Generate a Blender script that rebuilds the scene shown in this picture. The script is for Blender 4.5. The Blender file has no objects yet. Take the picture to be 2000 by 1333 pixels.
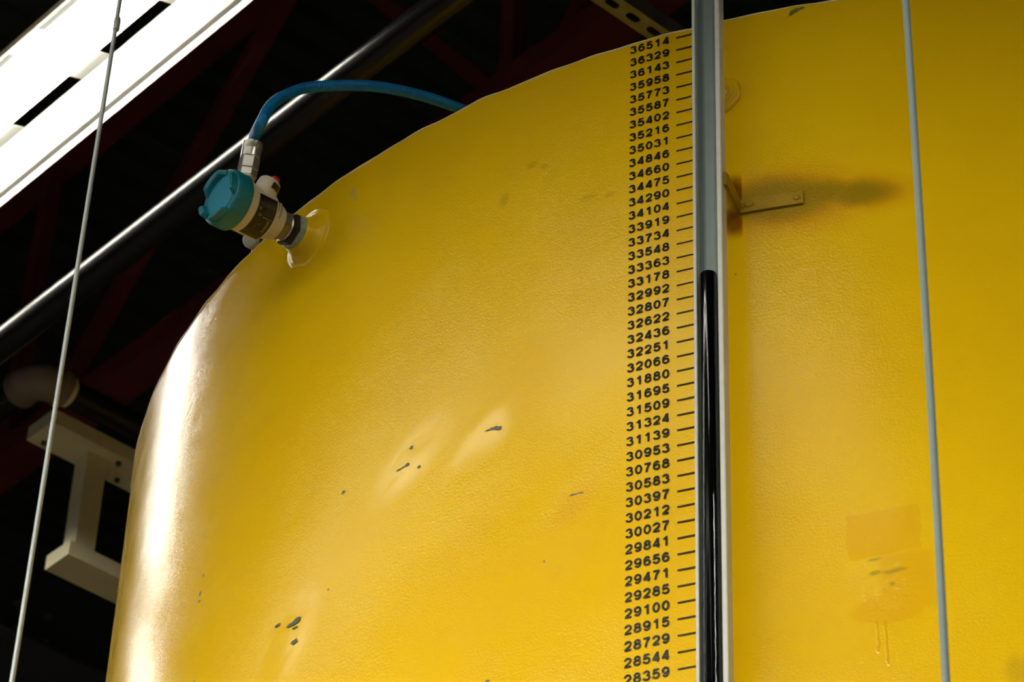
import bpy, math, random
from math import sin, cos, pi, radians, hypot, atan2, sqrt, exp
from mathutils import Vector, Matrix

random.seed(7)
SC = bpy.context.scene
COL = SC.collection

# ------------------------------------------------------------------ camera
cam_data = bpy.data.cameras.new('camera')
cam = bpy.data.objects.new('camera', cam_data)
COL.objects.link(cam)
cam_data.sensor_width = 36.0
cam_data.lens = 106.437
cam_data.clip_start = 0.05
cam_data.clip_end = 200
_r = Vector((0.9991932, -0.0247621, 0.03161927))
_u = Vector((-0.04016142, -0.61606686, 0.78666936))
_f = Vector((0.0, 0.78730456, 0.6165643))
cam.matrix_world = Matrix(((_r.x, _u.x, -_f.x, 0.0), (_r.y, _u.y, -_f.y, 0.0), (_r.z, _u.z, -_f.z, 1.6), (0, 0, 0, 1)))
cam_data.dof.use_dof = True
cam_data.dof.focus_distance = 4.45
cam_data.dof.aperture_fstop = 10.0
SC.camera = cam

# ------------------------------------------------------------------ view, world
SC.view_settings.view_transform = 'Standard'
SC.view_settings.look = 'None'
SC.view_settings.gamma = 1.0
SC.view_settings.use_curve_mapping = False
SC.view_settings.exposure = 0.36
SC.cycles.use_denoising = True
SC.cycles.max_bounces = 10
SC.cycles.transparent_max_bounces = 16
world = bpy.data.worlds.new('world')
SC.world = world
world.use_nodes = True
world.node_tree.nodes['Background'].inputs[0].default_value = (0.9, 0.95, 1.0, 1)
world.node_tree.nodes['Background'].inputs[1].default_value = 0.0

TUBE_EMIT = 31.0
TUBE_HIGH = 350.0
TUBE_LOW = 7.5
TUBE_MID = 80.0

# ------------------------------------------------------------------ frames
CX, CY, R = 0.86193, 4.73554, 1.55868          # tank axis and radius
Z_RIM = 4.7987
Z_TICK = 4.78568                                # height of the topmost tick
INCH = 0.0254
AZ0 = radians(-113.94)                          # azimuth of the ticks' left end
GA = radians(-49.2)                             # building grid direction "a"
A2 = (cos(GA), sin(GA)); B2 = (-A2[1], A2[0])


def ab(a, b, z=0.0):
    return Vector((a * A2[0] + b * B2[0], a * A2[1] + b * B2[1], z))


DENTS = [  # u, z, half length, half width, tilt, amplitude: a dished spot whose face tips upward
    (-0.300, 4.136, 0.070, 0.036, 0.55, 0.0005),
    (-0.440, 4.146, 0.085, 0.042, 0.62, 0.0004),
    (-0.670, 3.940, 0.080, 0.060, 0.95, 0.0007),
    (-0.165, 3.975, 0.065, 0.042, 0.75, 0.0012),
]


def relief(u, z):
    d = 0.0
    for (u0, z0, ru, rz, t, am) in DENTS:
        du, dz = u - u0, z - z0
        if abs(du) > 0.45 or abs(dz) > 0.45:
            continue
        p = (du * cos(t) + dz * sin(t)) / ru
        q = (-du * sin(t) + dz * cos(t)) / rz
        k = p * p + q * q
        if k < 9:
            d -= am * q * exp(-k * k * 0.6)
    return d


def on_tank(u, z, off=0.0):
    g = AZ0 + u / R
    rr = R + off + relief(u, z)
    return Vector((CX + rr * cos(g), CY + rr * sin(g), z))


# ------------------------------------------------------------------ helpers
def mesh_obj(name, verts, faces, mat, parent=None, smooth=False, mats=None, fmat=None, origin=None):
    """verts are world coordinates; a child keeps its thing's origin"""
    root = parent
    while root is not None and root.parent is not None:
        root = root.parent
    if root is not None:
        org = Vector(root.location)
    elif origin is not None:
        org = Vector(origin)
    else:
        xs = [v[0] for v in verts]; ys = [v[1] for v in verts]; zs = [v[2] for v in verts]
        org = Vector(((min(xs) + max(xs)) / 2, (min(ys) + max(ys)) / 2, min(zs)))
    me = bpy.data.meshes.new(name)
    me.from_pydata([tuple(Vector(v) - org) for v in verts], [], faces)
    for m in (mats or [mat]):
        me.materials.append(m)
    if fmat:
        me.polygons.foreach_set('material_index', fmat)
    if smooth:
        me.polygons.foreach_set('use_smooth', [True] * len(me.polygons))
    me.update()
    o = bpy.data.objects.new(name, me)
    COL.objects.link(o)
    if parent is not None:
        o.parent = parent
    else:
        o.location = org
    return o


def thing(name, loc, label, cat, group=None):
    o = bpy.data.objects.new(name, None)
    o.empty_display_size = 0.1
    COL.objects.link(o)
    o.location = loc
    tag(o, label, cat, group)
    return o


def tag(o, label, cat, group=None):
    o['label'] = label
    o['category'] = cat
    if group:
        o['group'] = group
    return o


def struct(o):
    o['kind'] = 'structure'
    return o


class G:
    """collects geometry"""
    def __init__(self):
        self.v = []; self.f = []; self.m = []

    def add(self, vs, fs, mi=0):
        n = len(self.v)
        self.v += [Vector(p) for p in vs]
        self.f += [tuple(i + n for i in f) for f in fs]
        self.m += [mi] * len(fs)

    def hexa(self, p, mi=0):
        """8 corners: 0-3 bottom ring, 4-7 top ring"""
        self.add(p, [(3, 2, 1, 0), (4, 5, 6, 7), (0, 1, 5, 4), (1, 2, 6, 5), (2, 3, 7, 6), (3, 0, 4, 7)], mi)

    def abox(self, a0, a1, b0, b1, z0, z1, mi=0):
        self.hexa([ab(a0, b0, z0), ab(a1, b0, z0), ab(a1, b1, z0), ab(a0, b1, z0),
                   ab(a0, b0, z1), ab(a1, b0, z1), ab(a1, b1, z1), ab(a0, b1, z1)], mi)

    def lathe(self, o, ax, prof, n=32, cap0=True, cap1=True, ref=None, mi=0, hexn=None):
        """prof: list of (distance along axis, radius)"""
        o = Vector(o); ax = Vector(ax).normalized()
        r = Vector(ref) if ref is not None else (Vector((0, 0, 1)) if abs(ax.z) < 0.9 else Vector((1, 0, 0)))
        e1 = (r - ax * r.dot(ax)).normalized(); e2 = ax.cross(e1)
        vs = []; fs = []
        for (s, rad) in prof:
            for k in range(n):
                t = 2 * pi * k / n
                vs.append(o + ax * s + (e1 * cos(t) + e2 * sin(t)) * rad)
        for i in range(len(prof) - 1):
            for k in range(n):
                k2 = (k + 1) % n
                fs.append((i * n + k, i * n + k2, (i + 1) * n + k2, (i + 1) * n + k))
        if cap0:
            fs.append(tuple(range(n - 1, -1, -1)))
        if cap1:
            b0 = (len(prof) - 1) * n
            fs.append(tuple(b0 + k for k in range(n)))
        self.add(vs, fs, mi)

    def tube(self, pts, rad, n=12, caps=True, mi=0, radf=None):
        pts = [Vector(p) for p in pts]
        m = len(pts)
        tang = []
        for i in range(m):
            d = pts[min(i + 1, m - 1)] - pts[max(i - 1, 0)]
            tang.append(d.normalized())
        t0 = tang[0]
        ref = Vector((0, 0, 1)) if abs(t0.z) < 0.9 else Vector((1, 0, 0))
        e1 = (ref - t0 * ref.dot(t0)).normalized()
        vs = []; fs = []
        for i in range(m):
            e1 = (e1 - tang[i] * e1.dot(tang[i])).normalized()
            e2 = tang[i].cross(e1)
            for k in range(n):
                a = 2 * pi * k / n
                rr = radf(i, a) if radf else rad
                vs.append(pts[i] + (e1 * cos(a) + e2 * sin(a)) * rr)
        for i in range(m - 1):
            for k in range(n):
                k2 = (k + 1) % n
                fs.append((i * n + k, i * n + k2, (i + 1) * n + k2, (i + 1) * n + k))
        if caps:
            fs.append(tuple(range(n - 1, -1, -1)))
            fs.append(tuple((m - 1) * n + k for k in range(n)))
        self.add(vs, fs, mi)

    def build(self, name, mat, parent=None, smooth=False, mats=None, origin=None, sharp=None):
        o = mesh_obj(name, self.v, self.f, mat, parent, smooth, mats, self.m if mats else None, origin)
        if smooth and sharp is not None:
            o.data.set_sharp_from_angle(angle=radians(sharp))
        return o


def catmull(pts, sub):
    pts = [Vector(p) for p in pts]
    P = [pts[0] * 2 - pts[1]] + pts + [pts[-1] * 2 - pts[-2]]
    out = []
    for i in range(1, len(P) - 2):
        for s in range(sub):
            t = s / sub
            a, b, c, d = P[i - 1], P[i], P[i + 1], P[i + 2]
            out.append(0.5 * ((2 * b) + (c - a) * t + (2 * a - 5 * b + 4 * c - d) * t * t + (3 * b - a - 3 * c + d) * t ** 3))
    out.append(pts[-1])
    return out


# ------------------------------------------------------------------ materials
def newmat(name):
    m = bpy.data.materials.new(name)
    m.use_nodes = True
    nt = m.node_tree
    return m, nt, nt.nodes['Principled BSDF']


def simple(name, col, rough=0.5, metal=0.0, bump=0.0, scale=200.0, var=0.0, vscale=12.0, spec=0.5, coat=0.0):
    m, nt, p = newmat(name)
    p.inputs['Base Color'].default_value = (*col, 1)
    p.inputs['Roughness'].default_value = rough
    p.inputs['Metallic'].default_value = metal
    p.inputs['Specular IOR Level'].default_value = spec
    p.inputs['Coat Weight'].default_value = coat
    tc = nt.nodes.new('ShaderNodeTexCoord')
    if var > 0:
        n = nt.nodes.new('ShaderNodeTexNoise'); n.inputs['Scale'].default_value = vscale
        n.inputs['Detail'].default_value = 5
        nt.links.new(tc.outputs['Object'], n.inputs['Vector'])
        r = nt.nodes.new('ShaderNodeValToRGB')
        r.color_ramp.elements[0].position = 0.3; r.color_ramp.elements[1].position = 0.7
        r.color_ramp.elements[0].color = (*[c * (1 - var) for c in col], 1)
        r.color_ramp.elements[1].color = (*[min(1, c * (1 + var)) for c in col], 1)
        nt.links.new(n.outputs['Fac'], r.inputs[0])
        nt.links.new(r.outputs[0], p.inputs['Base Color'])
    if bump > 0:
        n = nt.nodes.new('ShaderNodeTexNoise'); n.inputs['Scale'].default_value = scale
        n.inputs['Detail'].default_value = 2
        nt.links.new(tc.outputs['Object'], n.inputs['Vector'])
        b = nt.nodes.new('ShaderNodeBump'); b.inputs['Strength'].default_value = 1.0
        b.inputs['Distance'].default_value = bump
        nt.links.new(n.outputs['Fac'], b.inputs['Height'])
        nt.links.new(b.outputs[0], p.inputs['Normal'])
    return m


def emit(name, col, strength):
    m = bpy.data.materials.new(name); m.use_nodes = True
    nt = m.node_tree
    nt.nodes.remove(nt.nodes['Principled BSDF'])
    e = nt.nodes.new('ShaderNodeEmission')
    e.inputs[0].default_value = (*col, 1); e.inputs[1].default_value = strength
    nt.links.new(e.outputs[0], nt.nodes['Material Output'].inputs[0])
    return m


class NT:
    """small node-building helper"""
    def __init__(self, nt):
        self.nt = nt

    def n(self, typ, **kw):
        x = self.nt.nodes.new(typ)
        for k, v in kw.items():
            setattr(x, k, v)
        return x

    def link(self, a, b):
        self.nt.links.new(a, b)

    def math(self, op, a, b=None, clamp=False):
        x = self.n('ShaderNodeMath', operation=op, use_clamp=clamp)
        for i, s in enumerate((a, b)):
            if s is None:
                continue
            if isinstance(s, (int, float)):
                x.inputs[i].default_value = s
            else:
                self.link(s, x.inputs[i])
        return x.outputs[0]

    def mix(self, fac, a, b):
        x = self.n('ShaderNodeMix', data_type='RGBA')
        self.link(fac, x.inputs[0])
        for i, s in ((6, a), (7, b)):
            if isinstance(s, tuple):
                x.inputs[i].default_value = (*s, 1)
            else:
                self.link(s, x.inputs[i])
        return x.outputs[2]

    def smooth(self, val, lo, hi, flip=False):
        x = self.n('ShaderNodeMapRange', interpolation_type='SMOOTHSTEP')
        self.link(val, x.inputs[0])
        x.inputs[1].default_value = lo; x.inputs[2].default_value = hi
        x.inputs[3].default_value = 1.0 if flip else 0.0
        x.inputs[4].default_value = 0.0 if flip else 1.0
        return x.outputs[0]


def tank_paint():
    m, nt, p = newmat('yellow_enamel_paint')
    k = NT(nt)
    uv = k.n('ShaderNodeUVMap'); uv.uv_map = 'UVMap'
    obj = k.n('ShaderNodeTexCoord')
    sep = k.n('ShaderNodeSeparateXYZ'); k.link(uv.outputs[0], sep.inputs[0])
    nz = k.n('ShaderNodeTexNoise'); nz.inputs['Scale'].default_value = 38; nz.inputs['Detail'].default_value = 4
    k.link(uv.outputs[0], nz.inputs['Vector'])
    U = k.math('ADD', sep.outputs[0], k.math('MULTIPLY', k.math('SUBTRACT', nz.outputs[0], 0.5), 0.012))
    V = k.math('ADD', sep.outputs[1], k.math('MULTIPLY', k.math('SUBTRACT', nz.outputs[0], 0.5), 0.010))
    U0, V0 = sep.outputs[0], sep.outputs[1]

    def ell(u0, v0, ru, rv, t=0.0, soft=0.5, U=U, V=V):
        du = k.math('SUBTRACT', U, u0); dv = k.math('SUBTRACT', V, v0)
        a = k.math('ADD', k.math('MULTIPLY', du, cos(t) / ru), k.math('MULTIPLY', dv, sin(t) / ru))
        b = k.math('ADD', k.math('MULTIPLY', du, -sin(t) / rv), k.math('MULTIPLY', dv, cos(t) / rv))
        d = k.math('SQRT', k.math('ADD', k.math('MULTIPLY', a, a), k.math('MULTIPLY', b, b)))
        return k.smooth(d, 1 - soft, 1 + soft, True)

    def box(u0, u1, v0, v1, soft=0.002, t=0.0):
        vv = k.math('SUBTRACT', V, k.math('MULTIPLY', U, t)) if t else V
        a = k.math('MULTIPLY', k.smooth(U, u0 - soft, u0 + soft), k.smooth(U, u1 - soft, u1 + soft, True))
        b = k.math('MULTIPLY', k.smooth(vv, v0 - soft, v0 + soft), k.smooth(vv, v1 - soft, v1 + soft, True))
        return k.math('MULTIPLY', a, b)

    def scale(s, f):
        return k.math('MULTIPLY', s, f)

    mx = lambda *s: s[0] if len(s) == 1 else k.math('MAXIMUM', s[0], mx(*s[1:]))

    base = (0.80, 0.455, 0.0035)
    big = k.n('ShaderNodeTexNoise'); big.inputs['Scale'].default_value = 3.0; big.inputs['Detail'].default_value = 4
    k.link(uv.outputs[0], big.inputs['Vector'])
    col = k.mix(k.smooth(big.outputs[0], 0.35, 0.7), (0.78, 0.475, 0.002), (0.82, 0.515, 0.002))
    # heat tint left by welding the gauge bracket: an orange fringe round an olive core, red-brown at the gauge end
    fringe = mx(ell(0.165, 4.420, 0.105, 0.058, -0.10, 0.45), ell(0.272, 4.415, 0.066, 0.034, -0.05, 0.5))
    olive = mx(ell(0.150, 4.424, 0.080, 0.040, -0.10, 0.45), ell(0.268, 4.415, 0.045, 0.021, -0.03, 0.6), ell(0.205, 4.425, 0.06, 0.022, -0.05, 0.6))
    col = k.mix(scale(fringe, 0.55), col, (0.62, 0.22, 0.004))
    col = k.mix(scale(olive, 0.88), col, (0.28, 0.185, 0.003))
    sharp = k.smooth(U0, 0.0965, 0.1005, True)
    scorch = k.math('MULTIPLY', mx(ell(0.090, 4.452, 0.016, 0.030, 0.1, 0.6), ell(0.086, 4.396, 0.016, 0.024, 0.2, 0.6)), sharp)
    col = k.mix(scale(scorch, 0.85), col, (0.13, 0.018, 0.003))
    # touched-up paint with two runs below it
    patch = mx(box(0.228, 0.322, 3.775, 3.845, 0.0025, 0.09), box(0.268, 0.338, 3.715, 3.80, 0.006), ell(0.275, 3.715, 0.045, 0.022, 0, 0.15))
    runs = mx(box(0.2590, 0.2625, 3.652, 3.70, 0.0012), box(0.2700, 0.2735, 3.632, 3.70, 0.0012))
    col = k.mix(scale(patch, 0.45), col, (0.72, 0.36, 0.003))
    col = k.mix(scale(runs, 0.35), col, (0.62, 0.28, 0.004))
    spots = mx(ell(0.262, 3.772, 0.0085, 0.0035, 0.2, 0.5), ell(0.287, 3.773, 0.013, 0.003, 0.05, 0.6), ell(0.262, 3.793, 0.007, 0.002, 0, 0.7), ell(0.2842, 3.7544, 0.003, 0.003, 0, 0.6))
    col = k.mix(scale(spots, 0.55), col, (0.20, 0.16, 0.01))
    # handling smudges
    sm = mx(ell(-0.238, 4.620, 0.010, 0.007, 0.3), ell(-0.218, 4.608, 0.007, 0.005), ell(-0.286, 4.5715, 0.007, 0.012), ell(-0.140, 4.517, 0.014, 0.005), ell(-0.106, 4.509, 0.007, 0.005), ell(0.433, 3.613, 0.016, 0.020))
    col = k.mix(scale(sm, 0.26), col, (0.30, 0.17, 0.008))
    rub = mx(ell(-0.6035, 4.7515, 0.006, 0.011, 0.3, 0.3), ell(-0.5965, 4.733, 0.005, 0.006, 0.5, 0.3))
    col = k.mix(scale(rub, 0.40), col, (0.42, 0.37, 0.22))
    orange = ell(-0.155, 3.965, 0.035, 0.020, 0.7, 0.8)
    col = k.mix(scale(orange, 0.30), col, (0.68, 0.29, 0.004))
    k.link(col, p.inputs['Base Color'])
    # roughness and orange peel
    rn = k.n('ShaderNodeTexNoise'); rn.inputs['Scale'].default_value = 14; rn.inputs['Detail'].default_value = 3
    k.link(uv.outputs[0], rn.inputs['Vector'])
    rr = k.n('ShaderNodeMapRange'); k.link(rn.outputs[0], rr.inputs[0])
    rr.inputs[1].default_value = 0.3; rr.inputs[2].default_value = 0.7
    rr.inputs[3].default_value = 0.14; rr.inputs[4].default_value = 0.19
    p.inputs['Specular IOR Level'].default_value = 0.42
    n1 = k.n('ShaderNodeTexNoise'); n1.inputs['Scale'].default_value = 260; n1.inputs['Detail'].default_value = 2
    n2 = k.n('ShaderNodeTexNoise'); n2.inputs['Scale'].default_value = 90; n2.inputs['Detail'].default_value = 2
    n3 = k.n('ShaderNodeTexNoise'); n3.inputs['Scale'].default_value = 7; n3.inputs['Detail'].default_value = 3
    for n in (n1, n2, n3):
        k.link(uv.outputs[0], n.inputs['Vector'])
    burn = mx(ell(-0.300, 4.136, 0.070, 0.034, 0.58, 0.35), ell(-0.440, 4.146, 0.083, 0.040, 0.66, 0.4), ell(-0.672, 3.938, 0.085, 0.052, 1.0, 0.4), scale(ell(-0.120, 4.195, 0.11, 0.05, 0.55, 0.8), 0.35))
    fade = k.math('SUBTRACT', 1.0, k.math('MAXIMUM', k.math('MULTIPLY', patch, 0.75), k.math('MULTIPLY', burn, 0.80)))
    h = k.math('ADD', k.math('MULTIPLY', n1.outputs[0], 0.00033), k.math('MULTIPLY', n2.outputs[0], 0.00014))
    h = k.math('MULTIPLY', h, fade)
    k.link(k.math('MULTIPLY', rr.outputs[0], k.math('SUBTRACT', 1.0, k.math('MULTIPLY', burn, 0.25))), p.inputs['Roughness'])
    h = k.math('ADD', h, k.math('MULTIPLY', n3.outputs[0], 0.0016))
    drip = k.n('ShaderNodeTexNoise'); drip.inputs['Scale'].default_value = 110; drip.inputs['Detail'].default_value = 2
    k.link(uv.outputs[0], drip.inputs['Vector'])
    wet = ell(0.272, 3.745, 0.040, 0.040, 0, 0.4)
    h = k.math('ADD', h, k.math('MULTIPLY', k.math('MULTIPLY', wet, drip.outputs[0]), 0.0009))
    h = k.math('ADD', h, k.math('MULTIPLY', mx(runs, patch), 0.0003))
    b = k.n('ShaderNodeBump'); b.inputs['Strength'].default_value = 1.0; b.inputs['Distance'].default_value = 1.0
    k.link(h, b.inputs['Height'])
    k.link(b.outputs[0], p.inputs['Normal'])
    return m


M = {}
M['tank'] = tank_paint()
M['yellow'] = simple('yellow_weld_paint', (0.80, 0.495, 0.003), 0.28, bump=0.0006, scale=160, spec=0.24)
M['rim'] = simple('pale_rim_highlight', (0.95, 0.80, 0.46), 0.3)  # cream colour stands in for the highlight along the rim
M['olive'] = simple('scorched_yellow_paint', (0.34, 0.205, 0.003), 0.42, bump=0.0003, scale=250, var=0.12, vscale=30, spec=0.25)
M['black_vinyl'] = simple('black_vinyl', (0.003, 0.003, 0.003), 0.33, bump=0.0007, scale=240, spec=0.22)
M['bare_steel'] = simple('bare_chipped_steel', (0.10, 0.105, 0.08), 0.5, metal=0.2, bump=0.0005, scale=400, var=0.4, vscale=300)
M['old_green'] = simple('old_green_paint', (0.16, 0.17, 0.012), 0.4, var=0.25, vscale=90)
M['white_alu'] = simple('white_coated_aluminium', (0.56, 0.57, 0.52), 0.30, var=0.05, vscale=60)
M['white_plastic'] = simple('off_white_housing_plastic', (0.62, 0.56, 0.43), 0.42, bump=0.0001, scale=500)
M['teal'] = simple('teal_plastic', (0.003, 0.175, 0.235), 0.40)
M['teal_light'] = simple('light_teal_plastic', (0.003, 0.24, 0.38), 0.45)
M['label_black'] = simple('black_label_film', (0.008, 0.007, 0.006), 0.35)
M['print_grey'] = simple('faded_label_print', (0.10, 0.085, 0.04), 0.5)
M['print_bright'] = simple('bright_label_print', (0.28, 0.25, 0.13), 0.5)
M['steel'] = simple('nickel_plated_steel', (0.66, 0.64, 0.57), 0.27, metal=0.72, bump=0.0001, scale=300)
M['grey_nut'] = simple('dull_steel', (0.22, 0.19, 0.12), 0.40, metal=0.8, var=0.2, vscale=120)
M['dark_nut'] = simple('dark_brown_steel', (0.022, 0.014, 0.010), 0.38, metal=0.4, var=0.3, vscale=150)
M['zinc'] = simple('pale_blue_zinc', (0.30, 0.40, 0.38), 0.45, metal=0.4, var=0.2, vscale=200)
M['red'] = simple('red_plastic', (0.50, 0.008, 0.010), 0.35)
M['blue'] = simple('blue_hose_rubber', (0.003, 0.22, 0.58), 0.34, var=0.12, vscale=60)
M['black_pipe'] = simple('black_steel_pipe', (0.010, 0.010, 0.011), 0.26, bump=0.0004, scale=60, var=0.3, vscale=9, spec=0.4)
M['elbow'] = simple('brown_grey_plastic', (0.19, 0.145, 0.122), 0.40)
M['cream'] = simple('cream_painted_steel', (0.74, 0.68, 0.47), 0.45, var=0.06, vscale=10)
M['galv'] = simple('galvanised_steel', (0.32, 0.33, 0.32), 0.42, metal=0.6, var=0.2, vscale=25)
M['wire'] = simple('galvanised_wire', (0.30, 0.33, 0.33), 0.42, metal=0.5)
M['wire_grey'] = simple('blue_grey_coated_wire', (0.15, 0.20, 0.205), 0.55, spec=0.3)
M['joist'] = simple('red_oxide_steel', (0.12, 0.009, 0.007), 0.7, var=0.15, vscale=4)
M['deck'] = simple('dark_roof_deck', (0.022, 0.023, 0.022), 0.8, var=0.15, vscale=3)
M['girder'] = simple('dark_grey_girder', (0.05, 0.05, 0.055), 0.5)
M['housing'] = simple('white_enamelled_sheet', (0.80, 0.81, 0.78), 0.35)
M['housing_dark'] = simple('black_socket_plastic', (0.012, 0.012, 0.014), 0.4)
M['tube'] = emit('lit_fluorescent_tube', (1.0, 0.95, 0.81), TUBE_EMIT)
M['tube_high'] = emit('added_boosted_tube', (1.0, 0.95, 0.81), TUBE_HIGH)  # boosted emission for the added front row
M['tube_low'] = emit('lit_dimmed_tube', (1.0, 0.95, 0.81), TUBE_LOW)  # emission turned down to soften the sheen on the tank
M['tube_mid'] = emit('added_fill_tube', (1.0, 0.95, 0.81), TUBE_MID)  # emission for the added lights on the right
M['wall'] = simple('grey_wall_panel', (0.05, 0.05, 0.05), 0.8, var=0.1, vscale=1)
M['floor'] = simple('grey_concrete', (0.10, 0.098, 0.09), 0.6, var=0.15, vscale=2)
M['knob_grey'] = simple('light_grey_knob', (0.42, 0.41, 0.36), 0.4)
M['knob_black'] = simple('black_clamp_rubber', (0.012, 0.012, 0.013), 0.35)


def glass():
    m = bpy.data.materials.new('clear_tube_wall'); m.use_nodes = True
    nt = m.node_tree; nt.nodes.remove(nt.nodes['Principled BSDF'])
    k = NT(nt)
    tr = k.n('ShaderNodeBsdfTransparent'); tr.inputs[0].default_value = (0.86, 0.89, 0.90, 1)
    gl = k.n('ShaderNodeBsdfGlossy'); gl.inputs['Roughness'].default_value = 0.03
    lw = k.n('ShaderNodeLayerWeight'); lw.inputs[0].default_value = 0.5
    fac = k.math('ADD', k.math('MULTIPLY', k.math('POWER', lw.outputs['Facing'], 3.2), 0.6), 0.034)
    mx = k.n('ShaderNodeMixShader')
    k.link(fac, mx.inputs[0]); k.link(tr.outputs[0], mx.inputs[1]); k.link(gl.outputs[0], mx.inputs[2])
    k.link(mx.outputs[0], nt.nodes['Material Output'].inputs[0])
    return m


M['glass'] = glass()
M['oil'] = simple('black_oil', (0.0015, 0.0015, 0.0015), 0.10, spec=0.18)

# ------------------------------------------------------------------ the hall
A0, A1, B0, B1, ZC = -16.0, 7.0, -7.0, 8.6, 9.6
g = G(); g.abox(A0, A1, B0, B1, -0.2, 0.0); struct(g.build('floor', M['floor']))
g = G()
per = 0.16
na = int((A1 - A0) / per)
prof = []
for i in range(na):
    a = A0 + i * per
    prof += [(a, ZC), (a + 0.07, ZC), (a + 0.095, ZC + 0.05), (a + 0.135, ZC + 0.05)]
prof.append((A0 + na * per, ZC))
vs = []
for (a, z) in prof:
    vs += [ab(a, B0, z), ab(a, B1, z), ab(a, B0, z + 0.12), ab(a, B1, z + 0.12)]
fs = []
for i in range(len(prof) - 1):
    q, w = 4 * i, 4 * i + 4
    fs += [(q, q + 1, w + 1, w), (q + 2, w + 2, w + 3, q + 3)]
g.add(vs, fs)
struct(g.build('ceiling', M['deck']))
for nm, e in (('wall_north', (A0, A1, B1, B1 + 0.2)), ('wall_south', (A0, A1, B0 - 0.2, B0)),
              ('wall_west', (A0 - 0.2, A0, B0, B1)), ('wall_east', (A1, A1 + 0.2, B0, B1))):
    g = G(); g.abox(e[0], e[1], e[2], e[3], 0.0, ZC + 0.1); struct(g.build(nm, M['wall']))


# ------------------------------------------------------------------ fluorescent strip lights
def make_fixture(a0, a1, bc, z, lamp, label, group):
    """open reflector with up-light slots, two tubes; a0..a1 along the grid, bc = centre line, z = lip height"""
    t = thing('strip_light', ab((a0 + a1) / 2, bc, z), label, 'ceiling light', group)
    g = G()
    th = 0.002
    # folded sheet profile on both sides: (offset, height) from lip to ridge, the slotted band is one fold
    far = [(0.138, -0.006), (0.131, 0.010), (0.121, 0.010), (0.061, 0.054), (0.027, 0.043), (0.025, 0.062), (0.0, 0.064)]
    near = [(0.140, 0.0), (0.132, 0.0), (0.123, 0.005), (0.121, 0.006), (0.104, 0.016), (0.060, 0.060), (0.0, 0.064)]
    pitch, slot = 0.3154, 0.212
    for s, pr, band in ((1, far, 3), (-1, near, 3)):
        def strip(x0, z0, x1, z1, s0, s1):
            p = [ab(s0, bc + s * x0, z + z0), ab(s1, bc + s * x0, z + z0), ab(s1, bc + s * x1, z + z1), ab(s0, bc + s * x1, z + z1)]
            g.hexa(p + [v + Vector((0, 0, th)) for v in p])
        for q in range(len(pr) - 1):
            (x0, z0), (x1, z1) = pr[q], pr[q + 1]
            if q != band:
                strip(x0, z0, x1, z1, a0, a1)
                continue
            x = a0 + (-3.867 - a0) % pitch - pitch
            prev = a0
            while x - slot < a1:
                e0, e1 = max(x - slot, a0), min(x, a1)
                if e1 > a0:
                    if e0 > prev:
                        strip(x0, z0, x1, z1, prev, e0)
                    prev = max(prev, e1)
                x += pitch
            if prev < a1:
                strip(x0, z0, x1, z1, prev, a1)
    # wireway on top
    g.abox(a0, a1, bc - 0.06, bc + 0.026, z + 0.075, z + 0.14)
    for e in (a0, a1 - 0.002):
        g.abox(e, e + 0.002, bc - 0.115, bc + 0.115, z + 0.014, z + 0.14)
    g.build('reflector', M['housing'], t)
    n = max(1, round((a1 - a0) / 1.22))
    seg = (a1 - a0) / n
    for i in range(n):
        for off in (-0.072, 0.007):
            g = G()
            s0, s1 = a0 + i * seg + 0.03, a0 + (i + 1) * seg - 0.03
            g.lathe(ab(s0, bc + off, z + 0.040), (A2[0], A2[1], 0), [(0, 0.013), (s1 - s0, 0.013)], 16)
            g.build('fluorescent_tube', M[lamp], t, smooth=True, sharp=50)
    for i in range(n + 1):
        g = G()
        s = min(max(a0 + i * seg, a0 + 0.016), a1 - 0.016)
        g.abox(s - 0.014, s + 0.014, bc - 0.09, bc + 0.026, z + 0.022, z + 0.07)
        g.build('lamp_holder', M['housing'], t)
    for s in (a0 + 0.3, a1 - 0.3):
        g = G(); g.lathe(ab(s, bc - 0.014, z + 0.138), (0, 0, 1), [(0, 0.004), (ZC - z - 0.138, 0.004)], 8)
        g.build('hanger_rod', M['galv'], t)
    return t


FIX_GROUP = 'fluorescent strip lights hung from the roof'
FIXTURES = [
    (-6.08, -3.69, 2.321, 5.9, 'tube', 'white fluorescent strip light with slotted reflector at top left, above and left of tank'),
    (-8.56, -6.17, 2.321, 5.9, 'tube', None),
    (-11.04, -8.65, 2.321, 5.9, 'tube', None),
    (-8.00, -5.67, 0.26, 5.8, 'tube_low', None),
    (-5.58, -3.25, 0.26, 5.8, 'tube_low', None),
    (-3.16, -0.83, 0.26, 5.8, 'tube_low', None),
    (0.40, 2.73, 1.60, 5.8, 'tube_mid', None),  # unseen pair added to brighten the upper right of the tank
    (2.80, 5.13, 0.30, 5.8, 'tube_mid', None),
    (-7.42, -5.09, -3.60, 5.80, 'tube_high', None),  # unseen row added to light the tank front
    (-5.00, -2.67, -3.60, 5.80, 'tube_high', None),
    (-2.58, -0.25, -3.60, 5.80, 'tube_high', None),
    (-0.16, 2.17, -3.60, 5.80, 'tube_high', None),
    (2.26, 4.59, -3.60, 5.80, 'tube_high', None),
]
for (a0, a1, bc, z, lamp, lab) in FIXTURES:
    make_fixture(a0, a1, bc, z, lamp, lab or 'white fluorescent strip light placed unseen to light the tank, beyond the picture edge', FIX_GROUP)

# ------------------------------------------------------------------ yellow tank
tank = thing('storage_tank', (CX, CY, 0.0), 'large yellow steel cylinder tank with black volume numbers and chipped paint', 'tank')


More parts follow.
